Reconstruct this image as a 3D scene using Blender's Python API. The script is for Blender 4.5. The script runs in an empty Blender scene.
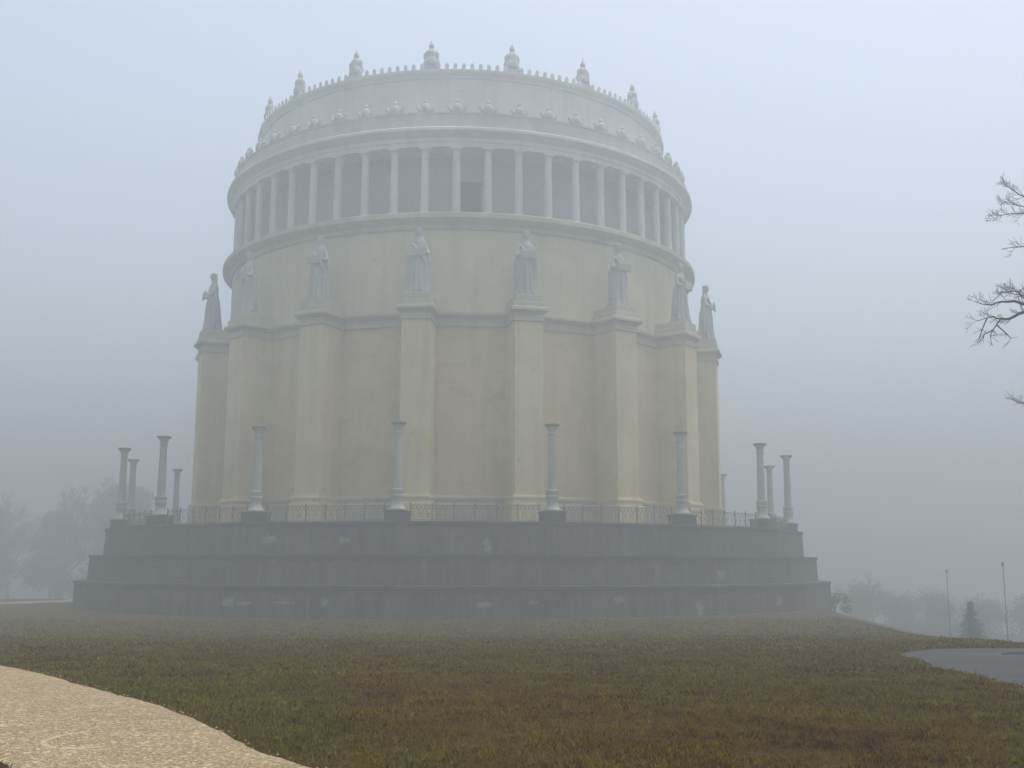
import bpy, bmesh, math, random
import numpy as np
from mathutils import Vector, Matrix, noise as mnoise

random.seed(7)
rng = np.random.default_rng(11)
S = bpy.context.scene
COL = S.collection
R = math.radians
PH = 12.14                    # azimuth of the first buttress, degrees
CEN = (0.0, 100.0)            # axis of the rotunda
ZT = 4.32                     # level of the terrace on the podium

# ------------------------------------------------------------------ helpers
class MB:
    """collects shapes, links them as ONE mesh object"""
    def __init__(s): s.v = []; s.f = []; s.m = []; s.mi = 0
    def add(s, vs, fs):
        o = len(s.v); s.v += [tuple(p) for p in vs]
        s.f += [tuple(i + o for i in f) for f in fs]; s.m += [s.mi] * len(fs)
    def box(s, x0, x1, y0, y1, z0, z1, taper=0.0):
        t = taper
        vs = [(x0,y0,z0),(x1,y0,z0),(x1,y1,z0),(x0,y1,z0),(x0+t,y0+t,z1),(x1-t,y0+t,z1),(x1-t,y1-t,z1),(x0+t,y1-t,z1)]
        s.add(vs, [(3,2,1,0),(4,5,6,7),(0,1,5,4),(1,2,6,5),(2,3,7,6),(3,0,4,7)])
    def bbox(s, x0, x1, y0, y1, z0, z1, b=0.02):
        """box with chamfered upper and lower rims and corners"""
        n = []
        def loop(z, i):
            return [(x0+i+b,y0+i,z),(x1-i-b,y0+i,z),(x1-i,y0+i+b,z),(x1-i,y1-i-b,z),(x1-i-b,y1-i,z),(x0+i+b,y1-i,z),(x0+i,y1-i-b,z),(x0+i,y0+i+b,z)]
        L = [loop(z0, b), loop(z0+b, 0), loop(z1-b, 0), loop(z1, b)]
        vs = sum(L, []); fs = [tuple(reversed(range(8))), tuple(range(24, 32))]
        for r in range(3):
            for k in range(8):
                a = r*8+k; c = r*8+(k+1) % 8
                fs.append((a, c, c+8, a+8))
        s.add(vs, fs)
    def ring(s, prof, n=180, a0=0.0, closed=True):
        """closed profile (r,z) turned round the z axis"""
        m = len(prof); vs = []; fs = []
        for k in range(n):
            a = 2*math.pi*k/n + a0
            for r, z in prof: vs.append((r*math.sin(a), -r*math.cos(a), z))
        for k in range(n):
            k2 = (k+1) % n
            for j in range(m if closed else m-1):
                j2 = (j+1) % m
                fs.append((k*m+j, k2*m+j, k2*m+j2, k*m+j2))
        s.add(vs, fs)
    def lathe(s, prof, n=16, cx=0, cy=0, flute=0.0, fl_z=None):
        """solid of revolution with caps, optional fluting between the heights fl_z"""
        m = len(prof); vs = []; fs = []
        for r, z in prof:
            for k in range(n):
                a = 2*math.pi*k/n; q = r
                if flute and fl_z and fl_z[0] <= z <= fl_z[1] and k % 2: q = r*(1-flute)
                vs.append((cx+q*math.cos(a), cy+q*math.sin(a), z))
        for j in range(m-1):
            for k in range(n):
                k2 = (k+1) % n
                fs.append((j*n+k, j*n+k2, (j+1)*n+k2, (j+1)*n+k))
        fs.append(tuple(reversed(range(n)))); fs.append(tuple(range((m-1)*n, m*n)))
        s.add(vs, fs)
    def tube(s, pts, rad, n=5, cap=True):
        pts = [Vector(p) for p in pts]; vs = []; fs = []
        prev = None
        for i, p in enumerate(pts):
            d = (pts[min(i+1, len(pts)-1)] - pts[max(i-1, 0)]).normalized()
            if prev is None:
                u = d.orthogonal().normalized()
            else:
                u = (prev - d*prev.dot(d)); u = u.normalized() if u.length > 1e-6 else d.orthogonal().normalized()
            prev = u; w = d.cross(u); r = rad[i] if hasattr(rad, '__len__') else rad
            for k in range(n):
                a = 2*math.pi*k/n; vs.append(tuple(p + u*(r*math.cos(a)) + w*(r*math.sin(a))))
        for i in range(len(pts)-1):
            for k in range(n):
                k2 = (k+1) % n; fs.append((i*n+k, i*n+k2, (i+1)*n+k2, (i+1)*n+k))
        if cap: fs.append(tuple(reversed(range(n)))); fs.append(tuple(range((len(pts)-1)*n, len(pts)*n)))
        s.add(vs, fs)
    def build(s, name, mat, parent=None, smooth=False, auto=None):
        me = bpy.data.meshes.new(name); me.from_pydata(s.v, [], s.f)
        for mm in (mat if isinstance(mat, (list, tuple)) else [mat]): me.materials.append(mm)
        if isinstance(mat, (list, tuple)): me.polygons.foreach_set('material_index', s.m)
        bm = bmesh.new(); bm.from_mesh(me); bmesh.ops.recalc_face_normals(bm, faces=bm.faces)
        if smooth:
            for f in bm.faces: f.smooth = True
            lim = R(auto or 40)
            for e in bm.edges:
                if len(e.link_faces) == 2 and e.calc_face_angle(0) > lim: e.smooth = False
        bm.to_mesh(me); bm.free()
        o = bpy.data.objects.new(name, me); COL.objects.link(o)
        if parent: o.parent = parent
        return o

def tag(o, label=None, cat=None, group=None, kind=None):
    if label: o['label'] = label
    if cat: o['category'] = cat
    if group: o['group'] = group
    if kind: o['kind'] = kind
    return o
def empty(name, loc, rz=0.0, **k):
    o = bpy.data.objects.new(name, None); COL.objects.link(o); o.location = loc; o.rotation_euler = (0, 0, rz)
    o.empty_display_size = .3; return tag(o, **k)
def copy_tree(o, parent=None):
    c = o.copy(); COL.objects.link(c); c.parent = parent
    for ch in list(o.children): copy_tree(ch, c)
    return c
def polar(r, deg, z=0.0):
    a = R(deg); return (CEN[0] + r*math.sin(a), CEN[1] - r*math.cos(a), z)

# ------------------------------------------------------------------ materials
class NT:
    def __init__(s, name):
        s.m = bpy.data.materials.new(name); s.m.use_nodes = True; s.t = s.m.node_tree; s.t.nodes.clear()
        s.out = s.n('ShaderNodeOutputMaterial'); s.b = s.n('ShaderNodeBsdfPrincipled'); s.l(s.b.outputs[0], s.out.inputs[0])
        s.geo = s.n('ShaderNodeNewGeometry'); s.tc = s.n('ShaderNodeTexCoord')
    def n(s, t, **k):
        o = s.t.nodes.new(t)
        for a, b in k.items(): setattr(o, a, b)
        return o
    def l(s, a, b): s.t.links.new(a, b)
    def pos(s, obj=False): return s.tc.outputs['Object'] if obj else s.geo.outputs['Position']
    def scaled(s, vec, sc):
        m = s.n('ShaderNodeMapping'); m.inputs['Scale'].default_value = sc; s.l(vec, m.inputs['Vector']); return m.outputs[0]
    def noise(s, vec, scale, detail=4, rough=.55, dist=0.0):
        o = s.n('ShaderNodeTexNoise'); o.inputs['Scale'].default_value = scale; o.inputs['Detail'].default_value = detail
        o.inputs['Roughness'].default_value = rough; o.inputs['Distortion'].default_value = dist
        s.l(vec, o.inputs['Vector']); return o.outputs['Fac']
    def ramp(s, fac, stops, interp='LINEAR'):
        r = s.n('ShaderNodeValToRGB'); e = r.color_ramp.elements; r.color_ramp.interpolation = interp
        while len(e) < len(stops): e.new(.5)
        for i, (p, c) in enumerate(stops):
            e[i].position = p; e[i].color = (*c, 1) if hasattr(c, '__len__') else (c, c, c, 1)
        s.l(fac, r.inputs[0]); return r.outputs[0]
    def mix(s, fac, a, b, mode='MIX'):
        m = s.n('ShaderNodeMix', data_type='RGBA', blend_type=mode)
        for i, v in ((0, fac), (6, a), (7, b)):
            if hasattr(v, 'links'): s.l(v, m.inputs[i])
            elif hasattr(v, '__len__'): m.inputs[i].default_value = (*v, 1)
            else: m.inputs[i].default_value = v
        return m.outputs[2]
    def math(s, op, a, b=None, c=None):
        m = s.n('ShaderNodeMath', operation=op)
        for i, v in enumerate((a, b, c)):
            if v is None: continue
            if hasattr(v, 'links'): s.l(v, m.inputs[i])
            else: m.inputs[i].default_value = v
        return m.outputs[0]
    def fin(s, col, rough=.8, bump=None, bs=.3, bd=.02, spec=.3):
        if hasattr(col, 'links'): s.l(col, s.b.inputs['Base Color'])
        else: s.b.inputs['Base Color'].default_value = (*col, 1)
        if hasattr(rough, 'links'): s.l(rough, s.b.inputs['Roughness'])
        else: s.b.inputs['Roughness'].default_value = rough
        s.b.inputs['Specular IOR Level'].default_value = spec
        if bump is not None:
            bb = s.n('ShaderNodeBump'); bb.inputs['Strength'].default_value = bs; bb.inputs['Distance'].default_value = bd
            s.l(bump, bb.inputs['Height']); s.l(bb.outputs[0], s.b.inputs['Normal'])
        return s.m

def mat_plaster(name, c0, c1, streak=.35, blot=None):
    t = NT(name); p = t.pos()
    big = t.noise(p, .16, 5, .6); mid = t.noise(p, .9, 6, .62); st = t.noise(t.scaled(p, (1.3, 1.3, .09)), 1.0, 5, .6)
    col = t.mix(t.ramp(big, [(.35, 0), (.68, 1)]), c0, c1)
    col = t.mix(t.math('MULTIPLY', t.ramp(st, [(.48, 0), (.75, 1)]), streak), col, tuple(q*.55 for q in c0))
    col = t.mix(t.math('MULTIPLY', t.ramp(mid, [(.5, 0), (.72, 1)]), .25), col, tuple(min(1, q*1.25) for q in c1))
    if blot:
        bl = t.noise(t.scaled(p, (.5, .5, .75)), 1.0, 3, .5, .6)
        col = t.mix(t.math('MULTIPLY', t.ramp(bl, [(.60, 0), (.70, 1)]), .45), col, blot)
    tone = t.noise(t.scaled(p, (.35, .35, .28)), 1.0, 4, .6, .8)
    col = t.mix(t.math('MULTIPLY', t.ramp(tone, [(.42, 1), (.52, 0)]), .30), col, tuple(q*m for q, m in zip(c0, (.92, .78, .70))))
    col = t.mix(t.math('MULTIPLY', t.ramp(tone, [(.52, 0), (.62, 1)]), .28), col, tuple(q*m for q, m in zip(c1, (.95, .98, .78))))
    spot = t.noise(t.scaled(p, (.8, .8, 1.6)), 1.3, 3, .6)
    col = t.mix(t.math('MULTIPLY', t.ramp(spot, [(.66, 0), (.71, 1)]), .35), col, tuple(q*.5 for q in c0))
    fine = t.noise(p, 14, 6, .7)
    return t.fin(col, .85, fine, .25, .02)
M = {}
M['wall'] = mat_plaster('wall_plaster', (.55,.425,.215), (.66,.53,.285), .34, (.42,.29,.14))
M['pier'] = mat_plaster('pier_plaster', (.58,.475,.26), (.69,.58,.34), .42)
M['upper'] = mat_plaster('upper_plaster', (.54,.48,.29), (.63,.57,.37), .4)
M['attic'] = mat_plaster('attic_plaster', (.50,.49,.43), (.60,.59,.52), .4)
M['parapet'] = mat_plaster('parapet_stone', (.36,.365,.33), (.48,.485,.44), .55)
M['white'] = mat_plaster('white_stone', (.48,.50,.46), (.60,.61,.56), .45)
M['marble'] = mat_plaster('weathered_marble', (.31,.315,.285), (.43,.435,.40), .6)
M['moulding'] = mat_plaster('moulding_stone', (.38,.35,.25), (.50,.46,.34), .5)
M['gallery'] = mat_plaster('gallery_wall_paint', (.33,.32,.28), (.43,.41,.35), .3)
M['roof'] = mat_plaster('copper_roof', (.10,.12,.11), (.16,.18,.16), .3)

# podium stone: grey with dark runs, block joints and a few lime blooms at their real spots
def sxy(t, i):
    s_ = t.n('ShaderNodeSeparateXYZ'); t.l(t.pos(), s_.inputs[0]); return s_.outputs[i]
def mat_podium():
    t = NT('podium_stone'); p = t.pos()
    big = t.noise(p, .25, 5, .65); mid = t.noise(p, 1.6, 6, .65); run = t.noise(t.scaled(p, (1.1, 1.1, .12)), 1.0, 6, .7)
    col = t.mix(t.ramp(big, [(.3, 0), (.7, 1)]), (.060,.050,.032), (.125,.108,.072))
    col = t.mix(t.math('MULTIPLY', t.ramp(run, [(.42, 0), (.60, 1)]), .55), col, (.012,.012,.010))
    run2 = t.noise(t.scaled(p, (1.9, 1.9, .18)), 1.0, 5, .7, .4)
    col = t.mix(t.math('MULTIPLY', t.ramp(run2, [(.54, 0), (.68, 1)]), .42), col, (.22,.20,.16))
    col = t.mix(t.math('MULTIPLY', t.ramp(mid, [(.55, 0), (.75, 1)]), .35), col, (.15,.145,.12))
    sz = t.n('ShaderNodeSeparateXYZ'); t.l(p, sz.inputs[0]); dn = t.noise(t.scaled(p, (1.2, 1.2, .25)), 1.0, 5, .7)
    for zt, wgt in ((4.32, .35), (2.24, .8), (.30, .8)):  # dark drip stains and each ledge's shadow line, painted below the tier tops
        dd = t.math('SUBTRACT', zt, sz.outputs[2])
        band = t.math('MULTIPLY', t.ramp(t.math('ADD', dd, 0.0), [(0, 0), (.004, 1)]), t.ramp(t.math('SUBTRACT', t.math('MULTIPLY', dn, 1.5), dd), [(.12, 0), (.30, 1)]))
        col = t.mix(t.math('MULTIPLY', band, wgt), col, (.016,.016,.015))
    wn = t.noise(p, 3.0, 6, .75); wn2 = t.noise(t.scaled(p, (1, 1, .5)), 7.0, 4, .7)
    spots = [(-14.41,71.43,-.8,.5,.38),(-13.48,71.13,-.86,.7,.16),(-10.98,70.33,-.77,.95,.12),(-8.21,69.43,-.81,.4,.3),(1.57,68.42,-.85,.8,.2),(4.65,68.54,-.68,.5,.2),
             (1.86,70.5,2.82,.32,.75),(-12.3,72.92,3.17,.75,.35),(17.89,74.88,1.03,.8,.4),(15.21,72.06,.12,.5,.16),(15.81,72.3,-1.3,.4,.85),
             (22.68,77.89,-.88,.4,.5),(-7.27,71.3,3.08,.5,.25),(10.18,70.01,-.61,.5,.3),(-6.5,69.5,2.9,.18,1.0)]
    tot = None
    for x, y, z, rx, rz in spots:
        v = t.n('ShaderNodeVectorMath', operation='SUBTRACT'); t.l(p, v.inputs[0]); v.inputs[1].default_value = (x, y, z)
        v2 = t.n('ShaderNodeVectorMath', operation='MULTIPLY'); t.l(v.outputs[0], v2.inputs[0]); v2.inputs[1].default_value = (1/rx, 1/rx, 1/rz)
        ln = t.n('ShaderNodeVectorMath', operation='LENGTH'); t.l(v2.outputs[0], ln.inputs[0])
        d = t.math('SUBTRACT', 1.0, ln.outputs['Value'])
        tot = d if tot is None else t.math('MAXIMUM', tot, d)
    br = t.n('ShaderNodeTexBrick'); br.inputs['Scale'].default_value = 1; br.inputs['Mortar Size'].default_value = .018; br.inputs['Brick Width'].default_value = 1.9; br.inputs['Row Height'].default_value = .67
    at2 = t.math('MULTIPLY', t.math('ARCTAN2', sxy(t, 0), t.math('SUBTRACT', 100.0, sxy(t, 1))), 31.0)
    cb = t.n('ShaderNodeCombineXYZ'); t.l(at2, cb.inputs[0]); t.l(sz.outputs[2], cb.inputs[1]); t.l(cb.outputs[0], br.inputs['Vector'])
    col = t.mix(t.math('MULTIPLY', br.outputs['Fac'], .55), col, (.02,.02,.018))
    bw = t.n('ShaderNodeSeparateColor'); t.l(br.outputs['Color'], bw.inputs[0]); br.inputs['Color1'].default_value = (.2,.2,.2,1); br.inputs['Color2'].default_value = (.8,.8,.8,1)
    col = t.mix(t.math('MULTIPLY', bw.outputs[0], .22), col, (.16,.145,.11))
    mk = t.math('ADD', tot, t.math('MULTIPLY', t.math('SUBTRACT', wn, .5), 3.4))
    mk = t.ramp(t.math('ADD', mk, 0), [(.1, 0), (.55, 1)])
    col = t.mix(t.math('MULTIPLY', mk, t.ramp(wn2, [(.3, .18), (.6, .58)])), col, (.42,.42,.38))
    return t.fin(col, .9, t.noise(p, 9, 8, .75), .5, .05, .2)
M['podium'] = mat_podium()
def simple(name, c0, c1, sc, rough=.7, bs=.2, metal=0.0):
    t = NT(name); p = t.pos(); n = t.noise(p, sc, 5, .65)
    m = t.fin(t.mix(t.ramp(n, [(.35, 0), (.65, 1)]), c0, c1), rough, t.noise(p, sc*5, 4, .7), bs, .01)
    t.b.inputs['Metallic'].default_value = metal; return m
M['plinth'] = simple('plinth_stone', (.030,.030,.029), (.060,.060,.055), .9, .9)
M['iron'] = simple('rusty_iron', (.13,.12,.10), (.20,.16,.12), 3, .75, .2, .3)
M['bark'] = simple('grey_bark', (.035,.035,.028), (.085,.08,.065), 4, .95, .6)
M['twig'] = simple('twig_bark', (.04,.037,.03), (.075,.07,.06), 6, .95, .2)
M['needle'] = simple('spruce_needles', (.015,.028,.018), (.035,.055,.03), 2, .8)
M['shrubleaf'] = simple('dry_shrub_leaves', (.05,.045,.03), (.10,.085,.05), 2, .85)
M['bronze'] = simple('dark_bronze', (.012,.012,.012), (.03,.03,.028), 2, .6, .2, .4)
M['patina'] = simple('capital_patina', (.07,.085,.08), (.13,.145,.135), 2, .75, .2)
M['pole'] = simple('pole_metal', (.07,.07,.075), (.12,.12,.12), 3, .6, .1, .5)
M['shaft'] = mat_plaster('shaft_stone', (.36,.365,.32), (.46,.46,.405), .5)
M['trophy'] = mat_plaster('trophy_stone', (.30,.305,.30), (.42,.425,.42), .45)

# ------------------------------------------------------------------ terrain
ZY = [-600,-60,0,10,20,30,35,40,50,60,67,110,160,400,700,1000]; ZZ = [0,0,0,0,-.2,-.55,-.76,-1.05,-1.5,-1.68,-1.74,-1.75,-5,-9,14,30]
def gz(x, y):
    x = np.asarray(x, float); y = np.asarray(y, float)
    z = sum(np.interp(y+o, ZY, ZZ) for o in (-3, -1.5, 0, 1.5, 3))/5
    # plateau edge on the right: past the line (17,36)-(24,71) and past y = 31 the hill falls away
    L = math.hypot(7, 35); s1 = ((x-17)*35 - (y-36)*7)/L; s2 = (y-31.5)
    s = np.minimum(s1, s2); s = np.where(s > 0, s*s/(s+1.2), 0)
    z = z - 12*(1-np.exp(-s*.30/12))
    z = z + .025*np.sin(x*.9+1.3*np.sin(y*.31))*np.sin(y*.55+.7) + .012*np.sin(x*2.3+y*1.1)
    z = z + .10*np.clip((x+9)/20, 0, 1)*np.clip((y-40)/20, 0, 1)
    return z
def g1(x, y): return float(gz(x, y))

def sheet(name, V, F, mat, **k):
    me = bpy.data.meshes.new(name); me.from_pydata([tuple(v) for v in V], [], F); me.materials.append(mat)
    for p in me.polygons: p.use_smooth = True
    o = bpy.data.objects.new(name, me); COL.objects.link(o); return tag(o, **k)

def grass_colour(t, fac_extra=None, blade=False):
    p = t.pos()
    a = t.noise(t.scaled(p, (.8, 1.3, 1)), .55, 5, .7, .8); b = t.noise(p, 3.2, 5, .75); c = t.noise(p, 13, 4, .7)
    f = t.math('ADD', t.math('MULTIPLY', a, .45), t.math('ADD', t.math('MULTIPLY', b, .39), t.math('MULTIPLY', c, .16)))
    return f
t = NT('winter_lawn'); p = t.pos()
f = t.math('ADD', t.math('MULTIPLY', t.math('SUBTRACT', grass_colour(t), .5), 2.0), .5)
gcol = t.ramp(f, [(.30, (.020,.011,.000)), (.42, (.085,.045,.002)), (.50, (.055,.045,.001)), (.60, (.12,.062,.004)), (.70, (.065,.060,.001))])
dk = t.noise(p, 26, 5, .8)
gcol = t.mix(t.math('MULTIPLY', t.ramp(dk, [(.42, 1), (.60, 0)]), .65), gcol, (.012,.011,.006))
M['lawn'] = t.fin(gcol, 1.0, t.noise(p, 18, 7, .8), .9, .05, .1)
xs = np.unique(np.concatenate([np.linspace(-14, 22, 91), np.linspace(-60, 60, 101), np.linspace(-900, 900, 91)]))
ys = np.unique(np.concatenate([np.linspace(2, 44, 106), np.linspace(44, 130, 65), np.linspace(-300, 2, 16), np.linspace(130, 960, 60)]))
X, Y = np.meshgrid(xs, ys); Z = gz(X, Y)
V = np.stack([X.ravel(), Y.ravel(), Z.ravel()], 1); nx = len(xs)
F = [(j*nx+i, j*nx+i+1, (j+1)*nx+i+1, (j+1)*nx+i) for j in range(len(ys)-1) for i in range(nx-1)]
sheet('ground', V, F, M['lawn'], kind='structure')

def resample(P, n):
    P = np.array(P, float); d = np.r_[0, np.cumsum(np.hypot(*np.diff(P, axis=0).T))]
    # smooth the corners by averaging a dense resample
    q = np.linspace(0, d[-1], n*4); A = np.stack([np.interp(q, d, P[:, 0]), np.interp(q, d, P[:, 1])], 1)
    for _ in range(n//8):
        A[1:-1] = (A[:-2]+2*A[1:-1]+A[2:])/4
    return A[np.linspace(0, len(A)-1, n).astype(int)]
def ribbon(name, L, Rr, n, m, lift, mat, rag=0.0, crown=0.0, **k):
    A = resample(L, n); B = resample(Rr, n)
    if rag:
        for E_, s_ in ((A, 1), (B, 2)):
            for i in range(n):
                E_[i, 0] += rag*mnoise.noise((i*.35, s_*7.1, 0)) + rag*.6*mnoise.noise((i*1.3, s_*3.3, 5))
                E_[i, 1] += rag*mnoise.noise((i*.41, s_*5.7, 9))
    V = []
    for i in range(n):
        for j in range(m):
            u = j/(m-1); q = A[i]*(1-u)+B[i]*u
            V.append((q[0], q[1], g1(q[0], q[1]) + lift + crown*math.sin(math.pi*u) - (.03 if j in (0, m-1) else 0)))
    F = [(i*m+j, i*m+j+1, (i+1)*m+j+1, (i+1)*m+j) for i in range(n-1) for j in range(m-1)]
    o = sheet(name, V, F, mat, **k); return o, np.vstack([A, B[::-1]])

# gravel path
t = NT('limestone_gravel'); p = t.pos()
vo = t.n('ShaderNodeTexVoronoi'); vo.inputs['Scale'].default_value = 70; t.l(p, vo.inputs['Vector'])
vo2 = t.n('ShaderNodeTexVoronoi'); vo2.inputs['Scale'].default_value = 32; t.l(p, vo2.inputs['Vector'])
sep = t.n('ShaderNodeSeparateColor'); t.l(vo.outputs['Color'], sep.inputs[0])
sep2 = t.n('ShaderNodeSeparateColor'); t.l(vo2.outputs['Color'], sep2.inputs[0])
col = t.ramp(sep.outputs[0], [(0, (.13,.092,.05)), (.45, (.225,.17,.09)), (.8, (.31,.245,.145)), (1, (.44,.37,.25))])
col = t.mix(t.ramp(sep2.outputs[0], [(.82, 0), (.86, .6)]), col, (.60,.50,.35))
big = t.noise(p, .9, 5, .65); band = t.noise(t.scaled(p, (.8, 2.6, 1)), 1.3, 5, .7)
col = t.mix(t.math('MULTIPLY', t.ramp(big, [(.45, 0), (.7, 1)]), .40), col, (.24,.165,.08))
col = t.mix(t.math('MULTIPLY', t.ramp(band, [(.5, 0), (.68, 1)]), .18), col, (.53,.42,.25))
# curved scrape left in the gravel by a wheel
v = t.n('ShaderNodeVectorMath', operation='SUBTRACT'); t.l(p, v.inputs[0]); v.inputs[1].default_value = (-3.42, 10.75, 0)
v2 = t.n('ShaderNodeVectorMath', operation='MULTIPLY'); t.l(v.outputs[0], v2.inputs[0]); v2.inputs[1].default_value = (1/.34, 1/.55, 0)
ln = t.n('ShaderNodeVectorMath', operation='LENGTH'); t.l(v2.outputs[0], ln.inputs[0]); sx = t.n('ShaderNodeSeparateXYZ'); t.l(v2.outputs[0], sx.inputs[0])
arc = t.ramp(t.math('ABSOLUTE', t.math('SUBTRACT', t.math('ADD', ln.outputs['Value'], t.math('MULTIPLY', t.math('SUBTRACT', t.noise(p, 5, 3), .5), .12)), 1.0)), [(.0, 1), (.10, 0)])
side = t.ramp(t.math('ADD', t.math('MULTIPLY', sx.outputs[0], .5), t.math('MULTIPLY', sx.outputs[1], .4)), [(.0, 1), (.25, 0)])
col = t.mix(t.math('MULTIPLY', t.math('MULTIPLY', arc, side), .4), col, (.64,.54,.37))
M['gravel'] = t.fin(col, .95, t.math('ADD', vo.outputs['Distance'], t.math('MULTIPLY', vo2.outputs['Distance'], .8)), .8, .012, .2)
edgeR = [(6.5,.5),(3.0,4.4),(.9,6.9),(-1.24,9.29),(-1.79,10.27),(-2.41,11.65),(-3.4,13.45),(-3.96,14.35),(-5.01,16.13),(-6.63,18.73),(-8.54,21.49),(-11.5,24.9),(-16,28.8),(-23,33),(-34,37)]
edgeL = [(2.4,-2.8),(-.8,2.6),(-2.7,7.2),(-3.62,9.35),(-4.1,10.1),(-5.0,11.3),(-6.2,12.9),(-7.2,14.1),(-8.4,15.5),(-10.1,17.4),(-12.2,19.4),(-15,21.8),(-19,24.8),(-26,28.6),(-37,32.5)]
pathO, pathP = ribbon('gravel_path', edgeL, edgeR, 260, 14, .022, M['gravel'], .035, .0, kind='structure')
# asphalt road
t = NT('wet_asphalt'); p = t.pos()
big = t.noise(p, .35, 4, .6); fine = t.noise(p, 60, 4, .8)
col = t.mix(t.ramp(big, [(.35, 0), (.65, 1)]), (.016,.015,.015), (.030,.028,.027))
col = t.mix(t.math('MULTIPLY', t.ramp(fine, [(.45, 0), (.7, 1)]), .5), col, (.07,.07,.07))
M['asphalt'] = t.fin(col, t.ramp(big, [(.35, .55), (.65, .75)]), fine, .3, .01, .25)
rdO = [(48,21),(36,25.6),(28,27.6),(20,28.3),(14.15,27.9),(12.58,27.8),(11.34,27.15),(10.15,25.53),(9.21,22.31),(8.6,19.36),(8.28,17.22),(8.15,15.9),(8.4,13.5),(9.3,10.6),(11.4,7.2),(15,3.6),(22,-2)]
rdI = [(45,13),(34,18.5),(27,21.0),(21,22.3),(18,22.6),(17,22.5),(16.2,22.2),(15.6,21.4),(15.1,20.2),(14.8,19),(14.6,17.8),(14.6,16.8),(14.8,15.6),(15.3,14.2),(16.6,12),(19,9),(25,4)]
roadO, roadP = ribbon('road', rdO, rdI, 160, 12, .03, M['asphalt'], .04, .03, kind='structure')
# pale path far left behind the podium
t = NT('pale_path_gravel'); p = t.pos(); M['palepath'] = t.fin(t.mix(t.noise(p, 2, 4), (.17,.155,.125), (.24,.22,.18)), .95)
ribbon('path', [(-90,86),(-60,91),(-44,93.3),(-36.5,95),(-34,99),(-33,108)], [(-90,90),(-60,95),(-45,97.5),(-38.5,99),(-36.5,102),(-36,109)], 60, 5, .05, M['palepath'], .1, .05, kind='structure')

def inside(P, x, y):
    """vectorised point in polygon"""
    c = np.zeros(len(x), bool); n = len(P); j = n-1
    for i in range(n):
        xi, yi = P[i]; xj, yj = P[j]
        if yi != yj:
            c ^= ((yi > y) != (yj > y)) & (x < (xj-xi)*(y-yi)/(yj-yi)+xi)
        j = i
    return c

# ------------------------------------------------------------------ grass (countless blades: one object)
t = NT('grass_blades'); p = t.pos()
at = t.n('ShaderNodeAttribute'); at.attribute_name = 'tint'
f = t.math('ADD', t.math('MULTIPLY', t.math('SUBTRACT', grass_colour(t), .5), 2.3), t.math('ADD', t.math('MULTIPLY', at.outputs['Fac'], .46), .28))
ag = t.n('ShaderNodeAttribute'); ag.attribute_name = 'green'
gc = t.ramp(f, [(.24, (.020,.010,.000)), (.33, (.115,.050,.002)), (.41, (.060,.048,.000)), (.49, (.165,.078,.004)), (.57, (.092,.084,.000)), (.66, (.175,.108,.006)), (.74, (.10,.10,.001)), (.88, (.27,.18,.035))])
gc = t.mix(ag.outputs['Fac'], gc, t.ramp(at.outputs['Fac'], [(0, (.040,.040,.001)), (.6, (.100,.102,.003)), (1, (.20,.175,.02))]))
M['grass'] = t.fin(gc, .85, spec=.03)
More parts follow.
